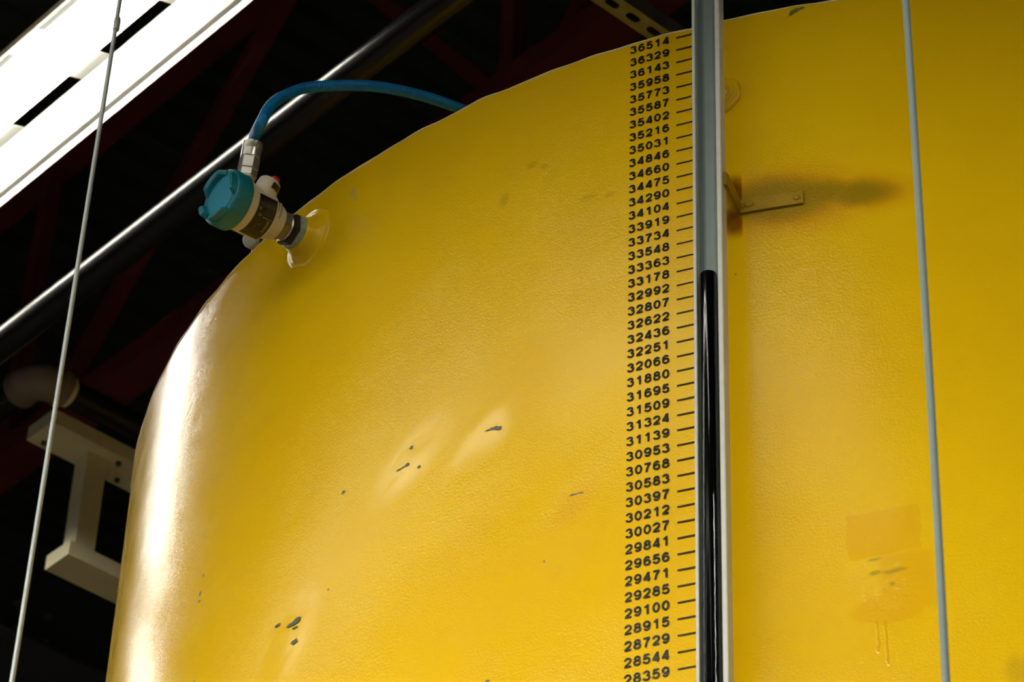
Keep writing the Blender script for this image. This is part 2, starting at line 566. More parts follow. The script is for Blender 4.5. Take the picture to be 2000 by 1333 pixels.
def tank_shell():
    us = []
    full = 2 * pi * R
    u = -2.05
    while u < 0.95:
        us.append(u); u += 0.0085
    u0, u1 = us[-1], us[0] + full
    nb = 60
    us += [u0 + (u1 - u0) * i / nb for i in range(1, nb)]
    zs = [0.0, 0.8, 1.6, 2.4, 3.0]
    z = 3.3
    while z < Z_RIM - 0.004:
        zs.append(z); z += 0.0088
    zs.append(Z_RIM)
    rnd = random.Random(3)
    nu, nz = len(us), len(zs)
    ph = [rnd.uniform(0, 6.28) for _ in range(8)]

    def rim_wave(u):
        return 0.0007 * sin(u * 38 + ph[0]) + 0.0006 * sin(u * 61 + ph[1]) + 0.0005 * sin(u * 97 + ph[2]) + 0.0004 * sin(u * 23 + ph[3])
    org = Vector((CX, CY, 0))
    vs, fs, uvs = [], [], []
    for j, z in enumerate(zs):
        for u in us:
            zz = z + (rim_wave(u) if j == nz - 1 else 0)
            edge = max(0.0, (z - (Z_RIM - 0.03)) / 0.03)
            p = on_tank(u, z, 0.0006 * edge * sin(u * 44 + ph[4]) + 0.0008 * sin(u * 9 + ph[5]) * sin(z * 6.0 + ph[6]))
            vs.append((p.x, p.y, zz))
    for j in range(nz - 1):
        for i in range(nu):
            i2 = (i + 1) % nu
            fs.append((j * nu + i, j * nu + i2, (j + 1) * nu + i2, (j + 1) * nu + i))
    # rolled sheet edge and inside face
    base = len(vs)
    prev = [(nz - 1) * nu + i for i in range(nu)]
    nouter = len(fs)
    for (dr, dz) in ((0.0012, 0.0009), (0.0034, 0.0009), (0.0046, 0.0), (0.0046, -0.30)):
        row = []
        for i, u in enumerate(us):
            q = vs[(nz - 1) * nu + i]
            g_ = AZ0 + u / R
            row.append(len(vs))
            vs.append((q[0] - dr * cos(g_), q[1] - dr * sin(g_), q[2] + dz))
        for i in range(nu):
            i2 = (i + 1) % nu
            fs.append((prev[i], prev[i2], row[i2], row[i]))
        prev = row
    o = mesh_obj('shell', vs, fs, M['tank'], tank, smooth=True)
    me = o.data
    uvl = me.uv_layers.new(name='UVMap')
    allu = us
    flat = []
    nv = len(vs)
    for f in me.polygons:
        ids = list(f.vertices)
        uu = []
        for vi in ids:
            if vi < base:
                uu.append((us[vi % nu], vs[vi][2]))
            else:
                uu.append((us[(vi - base) % nu], vs[vi][2]))
        if max(a for a, _ in uu) - min(a for a, _ in uu) > 3:
            uu = [(a + full if a < 0 and a < 1 else a, b) for a, b in uu]
        flat += uu
    for l, w in zip(uvl.data, flat):
        l.uv = w
    me.set_sharp_from_angle(angle=radians(40))
    return o


tank_shell()
rnr = random.Random(3)
phr = [rnr.uniform(0, 6.28) for _ in range(8)]
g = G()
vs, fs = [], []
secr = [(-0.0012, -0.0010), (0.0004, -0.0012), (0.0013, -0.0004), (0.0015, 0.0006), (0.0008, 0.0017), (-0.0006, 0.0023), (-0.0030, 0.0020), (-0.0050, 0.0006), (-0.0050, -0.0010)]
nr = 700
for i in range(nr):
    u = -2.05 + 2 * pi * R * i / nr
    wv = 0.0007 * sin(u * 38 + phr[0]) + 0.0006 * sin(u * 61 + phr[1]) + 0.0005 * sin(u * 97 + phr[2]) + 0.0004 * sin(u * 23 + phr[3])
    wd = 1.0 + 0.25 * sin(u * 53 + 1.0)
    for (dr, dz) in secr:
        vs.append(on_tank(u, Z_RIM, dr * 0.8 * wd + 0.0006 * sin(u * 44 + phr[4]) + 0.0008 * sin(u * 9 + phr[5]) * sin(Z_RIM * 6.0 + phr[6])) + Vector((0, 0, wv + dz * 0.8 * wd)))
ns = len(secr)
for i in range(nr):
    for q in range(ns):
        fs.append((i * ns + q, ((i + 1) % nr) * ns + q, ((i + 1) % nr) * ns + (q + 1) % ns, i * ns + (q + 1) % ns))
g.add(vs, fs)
g.build('rim_edge', M['rim'], tank, smooth=True)['label'] = 'pale sheet edge round the tank top with painted highlight'
g = G()
g.lathe((CX, CY, Z_RIM - 0.26), (0, 0, 1), [(0, R - 0.006), (0.02, R - 0.006), (0.10, R * 0.6), (0.13, R * 0.25), (0.14, 0.05)], 96)
g.build('top_plate', M['yellow'], tank, smooth=True, sharp=30)


# ---- digits
def arc(cx, cy, rx, ry, d0, d1, n=18):
    return [(cx + rx * cos(radians(d0 + (d1 - d0) * i / n)), cy + ry * sin(radians(d0 + (d1 - d0) * i / n))) for i in range(n + 1)]


HW = 0.104
DIG = {
    '0': [arc(0.35, 0.5, 0.262, 0.414, 0, 360, 32)],
    '1': [[(0.43, 0.0), (0.43, 1.0)], [(0.12, 0.755), (0.26, 0.77), (0.34, 0.82), (0.385, 0.93)]],
    '2': [arc(0.35, 0.665, 0.262, 0.25, 178, 0, 18) + [(0.60, 0.60), (0.555, 0.515), (0.44, 0.41), (0.24, 0.255), (0.14, 0.15), (0.10, 0.06)], [(0.03, 0.082), (0.66, 0.082)]],
    '3': [arc(0.335, 0.725, 0.235, 0.19, 172, -82, 18) + arc(0.35, 0.31, 0.268, 0.226, 85, -172, 22)],
    '4': [[(0.505, 0.0), (0.505, 1.0)], [(0.47, 0.95), (0.075, 0.28)], [(0.015, 0.27), (0.68, 0.27)]],
    '5': [[(0.13, 0.915), (0.63, 0.915)], [(0.175, 0.95), (0.115, 0.44)], arc(0.345, 0.345, 0.272, 0.26, 152, -168, 26)],
    '6': [arc(0.36, 0.5, 0.272, 0.414, 38, 200, 20), arc(0.355, 0.335, 0.262, 0.25, 0, 360, 28)],
    '7': [[(0.035, 0.915), (0.665, 0.915)], [(0.60, 0.90), (0.43, 0.66), (0.31, 0.38), (0.245, 0.0)]],
    '8': [arc(0.35, 0.73, 0.218, 0.186, 0, 360, 24), arc(0.35, 0.31, 0.268, 0.226, 0, 360, 28)],
}
DIG['9'] = [[(0.70 - x, 1 - y) for x, y in s] for s in DIG['6']]


def ribbon(pts, hw):
    L, Rr = [], []
    closed = hypot(pts[0][0] - pts[-1][0], pts[0][1] - pts[-1][1]) < 1e-6
    n = len(pts)
    for i in range(n):
        if closed:
            p0, p1 = pts[(i - 1) % (n - 1)], pts[(i + 1) % (n - 1)]
        else:
            p0, p1 = pts[max(i - 1, 0)], pts[min(i + 1, n - 1)]
        dx, dy = p1[0] - p0[0], p1[1] - p0[1]
        d = hypot(dx, dy)
        nx, ny = -dy / d, dx / d
        L.append((pts[i][0] + nx * hw, pts[i][1] + ny * hw)); Rr.append((pts[i][0] - nx * hw, pts[i][1] - ny * hw))
    return L, Rr


def number_mesh(txt, zc):
    g = G()
    H = 0.0151
    pitch = 0.01315
    u_right = -0.0114
    W = 0.0151 * 0.98
    for i, ch in enumerate(txt):
        x0 = u_right - 0.7 * W - (len(txt) - 1 - i) * pitch
        for st in DIG[ch]:
            L, Rr = ribbon(st, HW)
            vs, fs = [], []
            for (l, r) in zip(L, Rr):
                for (x, y) in (l, r):
                    vs.append(on_tank(x0 + x * W, zc + (y - 0.48) * H, 0.0009))
            for q in range(len(L) - 1):
                fs.append((2 * q, 2 * q + 1, 2 * q + 3, 2 * q + 2))
            g.add(vs, fs)
    return g


def tick_mesh(zc):
    g = G()
    vs, fs = [], []
    n = 8
    for i in range(n + 1):
        u = 0.029 * i / n
        vs += [on_tank(u, zc + 0.0004 - 0.00128, 0.0009), on_tank(u, zc + 0.0004 + 0.00128, 0.0009)]
    for i in range(n):
        fs.append((2 * i, 2 * i + 2, 2 * i + 3, 2 * i + 1))
    g.add(vs, fs)
    return g


NUMBERS = [36514, 36329, 36143, 35958, 35773, 35587, 35402, 35216, 35031, 34846, 34660, 34475, 34290, 34104, 33919, 33734,
           33548, 33363, 33178, 32992, 32807, 32622, 32436, 32251, 32066, 31880, 31695, 31509, 31324, 31139, 30953, 30768,
           30583, 30397, 30212, 30027, 29841, 29656, 29471, 29285, 29100, 28915, 28729, 28544, 28359, 28174]
for i, nmb in enumerate(NUMBERS):
    zc = Z_TICK - i * INCH
    o = number_mesh(str(nmb), zc).build('volume_number', M['black_vinyl'], tank)
    o['label'] = 'black stencilled number %d' % nmb
    o = tick_mesh(zc).build('tick_mark', M['black_vinyl'], tank)
    o['label'] = 'black tick line beside number %d' % nmb

# ---- paint chips
CHIPS = [
    ([(-0.304, 4.1432), (-0.297, 4.1454), (-0.2864, 4.1456), (-0.2817, 4.1463), (-0.273, 4.1425), (-0.2737, 4.1372), (-0.279, 4.1367), (-0.2862, 4.1414), (-0.2957, 4.1425)], 'bare_steel'),
    ([(-0.4371, 4.1709), (-0.4334, 4.173), (-0.4318, 4.1686), (-0.4337, 4.1665), (-0.4396, 4.1682)], 'bare_steel'),
    ([(-0.4625, 4.1388), (-0.456, 4.1409), (-0.4455, 4.1413), (-0.4419, 4.1446), (-0.4373, 4.1434), (-0.4376, 4.1391), (-0.4414, 4.1388), (-0.4506, 4.139), (-0.4571, 4.1377)], 'bare_steel'),
    ([(-0.4213, 4.1274), (-0.4194, 4.1302), (-0.415, 4.1296), (-0.4156, 4.1262), (-0.4185, 4.125)], 'bare_steel'),
    ([(-0.1607, 3.9838), (-0.1565, 3.9859), (-0.1469, 3.9851), (-0.1374, 3.9834), (-0.1384, 3.9821), (-0.149, 3.9834), (-0.1564, 3.9833)], 'bare_steel'),
    ([(-0.5731, 4.1476), (-0.5705, 4.1514), (-0.5661, 4.1514), (-0.5644, 4.1481), (-0.5671, 4.1461)], 'bare_steel'),
    ([(-0.6762, 3.9597), (-0.6673, 3.9632), (-0.6523, 3.9668), (-0.6411, 3.9642), (-0.6439, 3.9575), (-0.6542, 3.9564), (-0.6666, 3.9578)], 'bare_steel'),
    ([(-0.6597, 3.9259), (-0.6553, 3.9299), (-0.645, 3.93), (-0.6436, 3.9229), (-0.6519, 3.922)], 'bare_steel'),
    ([(-0.7034, 3.9735), (-0.6986, 3.9765), (-0.6883, 3.9755), (-0.6903, 3.9718), (-0.698, 3.972)], 'bare_steel'),
    ([(-0.6597, 3.9514), (-0.6537, 3.953), (-0.6456, 3.9512), (-0.6484, 3.9487), (-0.6551, 3.9489)], 'bare_steel'),
    ([(-0.2831, 3.7235), (-0.2797, 3.725), (-0.2753, 3.7241), (-0.2769, 3.7212), (-0.2804, 3.721)], 'bare_steel'),
    ([(-0.5863, 3.9855), (-0.5842, 3.9879), (-0.5822, 3.9851), (-0.5844, 3.9837)], 'bare_steel'),
    ([(-0.1975, 3.8881), (-0.1959, 3.8898), (-0.1945, 3.8868), (-0.1957, 3.8849)], 'bare_steel'),
    ([(-0.9355, 4.1457), (-0.9346, 4.1503), (-0.9291, 4.1508), (-0.9264, 4.1466), (-0.9283, 4.1434), (-0.9319, 4.1425)], 'bare_steel'),
    ([(-0.935, 4.132), (-0.9335, 4.1354), (-0.9279, 4.1352), (-0.9267, 4.1312), (-0.9307, 4.1308)], 'bare_steel'),
    ([(-0.9285, 4.1762), (-0.9283, 4.1808), (-0.9254, 4.1814), (-0.9244, 4.1783), (-0.9261, 4.1753)], 'bare_steel'),
    ([(-0.9215, 3.9835), (-0.9189, 3.9846), (-0.9148, 3.982), (-0.9173, 3.9804)], 'bare_steel'),
    ([(0.0857, 4.3026), (0.087, 4.3028), (0.0881, 4.3001), (0.0885, 4.298), (0.0868, 4.3002)], 'bare_steel'),
    ([(0.1762, 4.7804), (0.1763, 4.7859), (0.1782, 4.7903), (0.1812, 4.7928), (0.1847, 4.7927), (0.1854, 4.7948), (0.1923, 4.7946), (0.2039, 4.7936), (0.2004, 4.7923), (0.1934, 4.7912), (0.1887, 4.7886), (0.1839, 4.7849), (0.1809, 4.7833)], 'old_green'),
]
for pts, mt in CHIPS:
    # ragged outline
    out = []
    rn = random.Random(int(abs(pts[0][0]) * 1e5))
    for i in range(len(pts)):
        p, q = pts[i], pts[(i + 1) % len(pts)]
        for s in (0.0, 0.34, 0.67):
            j = 0.0 if s == 0 else 0.12 * hypot(q[0] - p[0], q[1] - p[1])
            out.append((p[0] + (q[0] - p[0]) * s + rn.uniform(-j, j), p[1] + (q[1] - p[1]) * s + rn.uniform(-j, j)))
    cu = sum(p[0] for p in out) / len(out); cv = sum(p[1] for p in out) / len(out)
    g = G()
    n = len(out)
    g.add([on_tank(u, v, 0.0009) for u, v in out], [tuple(range(n - 1, -1, -1))])
    o = g.build('paint_chip', M[mt], tank)
    if mt == 'old_green':
        o['label'] = 'green chip at the top rim'


# ---- weld fittings on the tank
def tank_normal(u):
    gm = AZ0 + u / R
    return Vector((cos(gm), sin(gm), 0))


SN_U = (radians(-140.03) - AZ0) * R
SN = tank_normal(SN_U)
ST = Vector((-SN.y, SN.x, 0))
UP = Vector((0, 0, 1))
SP = Vector((-0.3326, 3.7343, 4.7149))


def lumpy(o, amp, seed, freq=120):
    rn = random.Random(seed)
    ph = [rn.uniform(0, 6.28) for _ in range(6)]
    for v in o.data.vertices:
        c = v.co
        d = amp * (sin(c.x * freq + ph[0]) * sin(c.z * freq * 0.9 + ph[1]) + 0.6 * sin(c.y * freq * 1.7 + ph[2] + c.z * freq))
        v.co = c + Vector((d * 0.7, -d * 0.4, d * 0.6))


g = G()
g.lathe(SP - SN * 0.012, SN - UP * 0.05, [(0.0, 0.056), (0.010, 0.056), (0.013, 0.053), (0.0145, 0.047), (0.0150, 0.044), (0.018, 0.0425), (0.021, 0.039), (0.024, 0.0345), (0.031, 0.0315), (0.038, 0.0290)], 48, cap0=False)
o = g.build('weld_collar', M['yellow'], tank, smooth=True)
lumpy(o, 0.0016, 5, 110)
o['label'] = 'yellow painted weld collar under the level transmitter'

# boss half hidden by the gauge
BU = 0.062
g = G()
g.lathe(on_tank(BU, 4.647) - tank_normal(BU) * 0.006, tank_normal(BU), [(0.0, 0.0395), (0.0062, 0.0395), (0.0095, 0.0382), (0.0125, 0.0350), (0.0118, 0.0318), (0.0122, 0.0300), (0.0158, 0.0285), (0.0170, 0.0262), (0.0158, 0.0235), (0.0168, 0.0215), (0.0210, 0.0200), (0.0215, 0.0160), (0.0195, 0.0100)], 40, cap0=False)
o = g.build('welded_boss', M['yellow'], tank, smooth=True)
lumpy(o, 0.0015, 9, 150)
o['label'] = 'yellow welded boss half behind the sight gauge'

# ------------------------------------------------------------------ sight gauge
GAZ = radians(-111.375)
GN = Vector((cos(GAZ), sin(GAZ), 0)); GT = Vector((-GN.y, GN.x, 0))
AX = Vector((CX, CY, 0))
gauge = thing('sight_gauge', AX + GN * (R + 0.066), 'white vertical sight gauge with clear tube of black oil standing before yellow tank', 'gauge')
ZG0, ZG1 = 0.35, 5.35


def gp(t, n, z):
    return AX + GN * (R + n) + GT * t + UP * z


g = G()
hw = 0.0212
# channel cross-section (t, n), counter-clockwise, rounded flange noses
sec = [(-hw, 0.055), (hw, 0.055), (hw, 0.0768), (hw - 0.0006, 0.0777), (hw - 0.0016, 0.0782), (hw - 0.0062, 0.0782), (hw - 0.0072, 0.0776), (hw - 0.0076, 0.0766),
       (hw - 0.0076, 0.0595), (-hw + 0.0046, 0.0595), (-hw + 0.0046, 0.0770), (-hw + 0.0038, 0.0780), (-hw + 0.0010, 0.0780), (-hw, 0.0770)]
n = len(sec)
vs = [gp(t, q, ZG0) for t, q in sec] + [gp(t, q, ZG1) for t, q in sec]
fs = [(i, (i + 1) % n, n + (i + 1) % n, n + i) for i in range(n)]
g.add(vs, fs)
for (zz, flip) in ((0, True), (n, False)):
    # end faces split in three convex pieces
    for ids in ((0, 1, 8, 9), (1, 2, 3, 4, 5, 6, 7, 8), (0, 9, 10, 11, 12, 13)):
        f = [zz + i for i in ids]
        g.f.append(tuple(f if not flip else f[::-1])); g.m.append(0)
g.build('channel', M['white_alu'], gauge)
tc, nc = -0.0016, 0.0705
g = G()
g.lathe(gp(tc, nc, ZG0 + 0.02), UP, [(0, 0.0142), (ZG1 - ZG0 - 0.04, 0.0142)], 48, cap0=False, cap1=False)
g.lathe(gp(tc, nc, ZG0 + 0.02), UP, [(ZG1 - ZG0 - 0.04, 0.0126), (0, 0.0126)], 48, cap0=False, cap1=False)
g.build('clear_tube', M['glass'], gauge, smooth=True)
Z_OIL = 4.250
g = G()
g.lathe(gp(tc, nc, ZG0 + 0.02), UP, [(0, 0.0124), (Z_OIL - ZG0 - 0.023, 0.0124), (Z_OIL - ZG0 - 0.0205, 0.0119), (Z_OIL - ZG0 - 0.0205, 0.006)], 48)
g.build('oil_column', M['oil'], gauge, smooth=True, sharp=40)

# bracket: flat bar on the tank bent out to the channel
g = G()


def bar(u0, u1, z00, z01, z10, z11, o0, o1, o2, o3, n=10):
    vs, fs = [], []
    for i in range(n + 1):
        s = i / n
        u = u0 + (u1 - u0) * s
        zb = z00 + (z10 - z00) * s; zt = z01 + (z11 - z01) * s
        f0 = o0 + (o2 - o0) * s; f1 = o1 + (o3 - o1) * s
        vs += [on_tank(u, zb, f0), on_tank(u, zt, f0), on_tank(u, zt, f1), on_tank(u, zb, f1)]
    for i in range(n):
        q, w = 4 * i, 4 * i + 4
        fs += [(q, q + 1, w + 1, w), (q + 1, q + 2, w + 2, w + 1), (q + 2, q + 3, w + 3, w + 2), (q + 3, q, w, w + 3)]
    fs += [(0, 3, 2, 1), (4 * n, 4 * n + 1, 4 * n + 2, 4 * n + 3)]
    g.add(vs, fs)


bar(0.0925, 0.1878, 4.4090, 4.4330, 4.4075, 4.4300, -0.0010, 0.0050, -0.0010, 0.0050)
bar_u = (GAZ - AZ0) * R + hw + 0.0002
# bent leg from the bar to the channel side
leg = []
k0 = [on_tank(0.0925, 4.4090, 0.0), on_tank(0.0975, 4.4090, 0.0045)]
k1 = [gp(hw + 0.0003, 0.060, 4.412), gp(hw + 0.0048, 0.060, 4.412)]
k2 = [gp(hw + 0.0003, 0.068, 4.411), gp(hw + 0.0038, 0.068, 4.411)]
H2 = UP * 0.024
for (p, q) in ((k0, k1), (k1, k2)):
    g.hexa([p[0], p[1], q[1], q[0], p[0] + H2, p[1] + H2, q[1] + H2, q[0] + H2])
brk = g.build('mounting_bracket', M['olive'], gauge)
brk['label'] = 'olive scorched flat bar bracket welded to the tank'
for (u, z, ru, rz) in ((0.1100, 4.4205, 0.0085, 0.0045), (0.1785, 4.4185, 0.0060, 0.0045), (0.0990, 4.4245, 0.005, 0.0035), (0.1005, 4.4190, 0.003, 0.004), (0.0955, 4.4120, 0.0025, 0.004)):
    g = G()
    rows = []
    vs, fs = [], []
    nn = 16
    for (f, h) in ((1.0, 0.0046), (0.85, 0.0062), (0.5, 0.0074), (0.15, 0.0078)):
        for q in range(nn):
            a = 2 * pi * q / nn
            vs.append(on_tank(u + ru * f * cos(a), z + rz * f * sin(a) * (1 + 0.15 * sin(3 * a)), h))
    for i in range(3):
        for q in range(nn):
            q2 = (q + 1) % nn
            fs.append((i * nn + q, i * nn + q2, (i + 1) * nn + q2, (i + 1) * nn + q))
    fs.append(tuple(3 * nn + q for q in range(nn)))
    g.add(vs, fs)
    g.build('weld_spot', M['olive'], brk, smooth=True)
# lower and upper stand-offs out of view keep the channel on the tank
for zz in (0.8, 2.6):
    g = G()
    g.hexa([gp(-0.015, -0.004, zz), gp(0.015, -0.004, zz), gp(0.015, 0.0555, zz), gp(-0.015, 0.0555, zz),
            gp(-0.015, -0.004, zz + 0.006), gp(0.015, -0.004, zz + 0.006), gp(0.015, 0.0555, zz + 0.006), gp(-0.015, 0.0555, zz + 0.006)])
    g.build('mounting_bracket', M['olive'], gauge)

# ------------------------------------------------------------------ level transmitter
sx = (SN - UP * 0.07).normalized()               # its axis, pointing away from the tank
sz = (UP - sx * UP.dot(sx)).normalized()
st = sz.cross(sx) * -1.0
if st.dot(ST) < 0:
    st = -st
tr = thing('level_transmitter', SP + sx * 0.02, 'white level transmitter with teal screw cap mounted on upper left tank side', 'sensor')


def sp(s, z=0.0, t=0.0):
    return SP + sx * s + sz * z + st * t


def sl(name, mat, prof, n=40, parent=tr, sharp=35, ref=None, smooth=True):
    g = G(); g.lathe(SP, sx, prof, n, ref=ref if ref is not None else sz)
    return g.build(name, M[mat], parent, smooth=smooth, sharp=sharp)


sl('threaded_ring', 'zinc', [(0.0220, 0.0270), (0.0230, 0.0286), (0.0350, 0.0286), (0.0360, 0.0270)])
sl('lock_nut', 'dark_nut', [(0.0360, 0.0265), (0.0370, 0.0290), (0.0450, 0.0290), (0.0460, 0.0265)], n=6, smooth=False)
sl('thread', 'steel', [(0.0460, 0.0215), (0.0470, 0.0225), (0.0480, 0.0215), (0.0490, 0.0225), (0.0500, 0.0215)])
sl('process_connection', 'grey_nut', [(0.0500, 0.0225), (0.0515, 0.0250), (0.0630, 0.0250), (0.0645, 0.0230)], n=6, smooth=False)
sl('neck', 'white_plastic', [(0.0640, 0.0240), (0.0655, 0.0268), (0.0690, 0.0272), (0.0695, 0.0292), (0.0760, 0.0298), (0.0770, 0.0322), (0.0840, 0.0330), (0.0900, 0.0328)])
hous = sl('housing', 'white_plastic', [(0.0880, 0.0320), (0.0890, 0.0360), (0.0910, 0.0388), (0.0940, 0.0398), (0.1340, 0.0405), (0.1400, 0.0420), (0.1480, 0.0425)], n=56)
# ribs and cable tie end at the neck
g = G()
for (a0_, ss) in ((-60, 0.074), (-45, 0.0765), (-70, 0.0775)):
    th_ = radians(a0_)
    c = sp(ss) + (sz * cos(th_) + st * sin(th_)) * 0.0295
    g.lathe(c, sx, [(0, 0.003), (0.012, 0.003)], 10)
g.build('neck_rib', M['white_plastic'], tr, smooth=True, sharp=40)
g = G()
for (d1, d2, sa) in ((58, 118, 0.078), (64, 100, 0.083)):
    pts = []
    for i in range(7):
        th_ = radians(d1 + (d2 - d1) * i / 6)
        pts.append(sp(sa + 0.004 * i / 6) + (sz * cos(th_) + st * sin(th_)) * 0.0335)
    g.tube(pts, 0.0009, 6)
g.build('wire_tie', M['print_bright'], tr)


# label wrapped round the housing
def wrap(s0, s1, d0, d1, rad, n=24):
    vs, fs = [], []
    for i in range(n + 1):
        th_ = radians(d0 + (d1 - d0) * i / n)
        e = sz * cos(th_) + st * sin(th_)
        vs += [sp(s0) + e * rad, sp(s1) + e * rad]
    for i in range(n):
        fs.append((2 * i, 2 * i + 1, 2 * i + 3, 2 * i + 2))
    return vs, fs


RL = 0.0408
g = G(); v_, f_ = wrap(0.0945, 0.1290, 82, 200, RL); g.add(v_, f_)
lab = g.build('rating_label', M['label_black'], hous, smooth=True)
lab['label'] = 'black printed label wrapped round the white housing'
g1, g2 = G(), G()
rn = random.Random(11)
for k in range(11):                                   # small print, in lines
    d = 92 + k * 3.6
    x = 0.0965
    end = 0.1175 - rn.uniform(0, 0.006)
    while x < end:
        w = rn.uniform(0.0008, 0.0026)
        v_, f_ = wrap(x, min(x + w, end), d, d + 1.1, RL + 0.0003, 2); g1.add(v_, f_)
        x += w + 0.0006
for k in range(16):                                   # bar pattern
    d = 139 + k * 1.9
    v_, f_ = wrap(0.0985, 0.1030 if k not in (0, 1, 14, 15) else 0.1042, d, d + (0.9 if k % 3 else 1.4), RL + 0.0003, 2); g2.add(v_, f_)
x = 0.0965
while x < 0.113:                                      # bolder heading
    v_, f_ = wrap(x, x + 0.0011, 133.4, 135.6, RL + 0.0003, 2); g2.add(v_, f_); x += 0.0016
for (s_, d_) in ((0.1235, 118), (0.1205, 132)):       # two round marks
    for i in range(18):
        a1, a2 = 2 * pi * i / 18, 2 * pi * (i + 1) / 18
        vs = []
        for (aa, rr) in ((a1, 0.0023), (a1, 0.0013), (a2, 0.0013), (a2, 0.0023)):
            th_ = radians(d_) + rr * cos(aa) / RL
            vs.append(sp(s_ + rr * sin(aa)) + (sz * cos(th_) + st * sin(th_)) * (RL + 0.0003))
        g2.add(vs, [(0, 1, 2, 3)])
for (s0, s1, d0, d1) in ((0.1120, 0.1150, 150, 152), (0.1120, 0.1150, 153, 155), (0.1165, 0.1185, 160, 163), (0.1240, 0.1270, 176, 178), (0.1240, 0.1270, 179, 181), (0.1240, 0.1270, 182, 184)):
    v_, f_ = wrap(s0, s1, d0, d1, RL + 0.0003, 3); g1.add(v_, f_)
g1.add(*wrap(0.1190, 0.1193, 138, 172, RL + 0.0003, 8))
g1.add(*wrap(0.1040, 0.1190, 172, 172.6, RL + 0.0003, 2))
g1.build('fine_print', M['print_grey'], hous)
g2.build('bright_print', M['print_bright'], hous)

# cap
N = 144
prof = [(0.1440, 0.0405), (0.1445, 0.0452), (0.1480, 0.0466), (0.1700, 0.0470), (0.1745, 0.0462), (0.1760, 0.0445)]
vs, fs = [], []
for (s, rad) in prof:
    for k in range(N):
        dg = 360 * k / N
        rb = 0.0
        if 0.146 < s < 0.172:
            grp = (dg % 90)
            if 12 < grp < 62:
                rb = 0.0011 if (k % 4) < 2 else -0.0004
        th_ = radians(dg)
        vs.append(sp(s) + (sz * cos(th_) + st * sin(th_)) * (rad + rb))
m_ = len(prof)
for i in range(m_ - 1):
    for k in range(N):
        k2 = (k + 1) % N
        fs.append((i * N + k, i * N + k2, (i + 1) * N + k2, (i + 1) * N + k))
fs.append(tuple(range(N - 1, -1, -1)))
fs.append(tuple((m_ - 1) * N + k for k in range(N)))
g = G(); g.add(vs, fs)
capo = g.build('screw_cap', M['teal'], tr, smooth=True, sharp=30)
capo['label'] = 'teal ribbed screw cap'
# raised grip lugs round the cap face, with gaps between them
lug = G()
for (c0, c1) in ((-62, 22), (58, 116), (150, 212), (236, 272)):
    nn = 14
    vs, fs = [], []
    for i in range(nn + 1):
        s_ = i / nn
        th_ = radians(c0 + (c1 - c0) * s_)
        e = sz * cos(th_) + st * sin(th_)
        hgt = 0.0115 * min(1.0, sin(pi * min(max(s_, 0.03), 0.97)) * 2.2)
        wi = 0.0345 - 0.001 * sin(pi * s_)
        vs += [sp(0.1750) + e * 0.0448, sp(0.1755 + hgt) + e * 0.0440, sp(0.1760 + hgt) + e * 0.0400, sp(0.1755 + hgt * 0.8) + e * (wi + 0.002), sp(0.1755) + e * wi]
    for i in range(nn):
        q, w = 5 * i, 5 * i + 5
        for j in range(4):
            fs.append((q + j, q + j + 1, w + j + 1, w + j))
    fs += [(4, 3, 2, 1, 0), tuple(5 * nn + j for j in range(5))]
    lug.add(vs, fs)
lug.build('grip_lug', M['teal'], capo, smooth=True, sharp=40)
g = G(); g.lathe(SP, sx, [(0.1758, 0.0350), (0.1768, 0.0345), (0.1772, 0.030), (0.1772, 0.005)], 48, ref=sz)
g.build('cap_face', M['teal_light'], capo, smooth=True, sharp=30)

# cable gland standing up from the housing
gd = (sz + st * 0.245).normalized()
gb = sp(0.122, 0.030, -0.018)
g = G(); g.lathe(gb, gd, [(0.0, 0.0185), (0.020, 0.0185), (0.024, 0.0175), (0.030, 0.0170)], 32); g.build('conduit_hub', M['white_plastic'], hous, smooth=True, sharp=35)


def gl(name, mat, prof, n=28, smooth=True):
    g = G(); g.lathe(gb, gd, prof, n); return g.build(name, M[mat], gland, smooth=smooth, sharp=35)


g = G(); g.lathe(gb, gd, [(0.028, 0.0130), (0.038, 0.0130), (0.039, 0.0145), (0.041, 0.0145)], 28)
gland = g.build('cable_gland', M['steel'], tr, smooth=True, sharp=35)
gland['label'] = 'shiny metal cable gland'
gl('gland_nut', 'steel', [(0.041, 0.0145), (0.0420, 0.0165), (0.0530, 0.0165), (0.0540, 0.0150)], 6, False)
gl('gland_nut', 'steel', [(0.0545, 0.0150), (0.0555, 0.0168), (0.0745, 0.0168), (0.0755, 0.0155)], 6, False)
gl('gland_sleeve', 'steel', [(0.0755, 0.0150), (0.0765, 0.0158), (0.0900, 0.0160), (0.0905, 0.0155), (0.0915, 0.0155), (0.0925, 0.0162), (0.1030, 0.0162), (0.1045, 0.0148), (0.1045, 0.0095)])
gtop = gb + gd * 0.1035

# second hub with red push button and small black label
bd = (sz * 0.86 + st * 0.42 - sx * 0.22).normalized()
bb = sp(0.112, 0.014, 0.018)
g = G(); g.lathe(bb, bd, [(-0.016, 0.004), (-0.012, 0.011), (-0.002, 0.0165), (0.012, 0.0185), (0.026, 0.0190), (0.034, 0.0180), (0.0375, 0.0145)], 32, ref=sx)
hub = g.build('button_hub', M['white_plastic'], hous, smooth=True, sharp=45)
g = G(); g.lathe(bb + sx * -0.006 + bd * 0.0, bd, [(0.034, 0.0070), (0.0440, 0.0068), (0.0460, 0.0055)], 20)
g.build('push_button', M['red'], hub, smooth=True, sharp=35)
hub_u = (st - bd * st.dot(bd)).normalized(); hub_v = bd.cross(hub_u)
g = G()
vs, fs = [], []
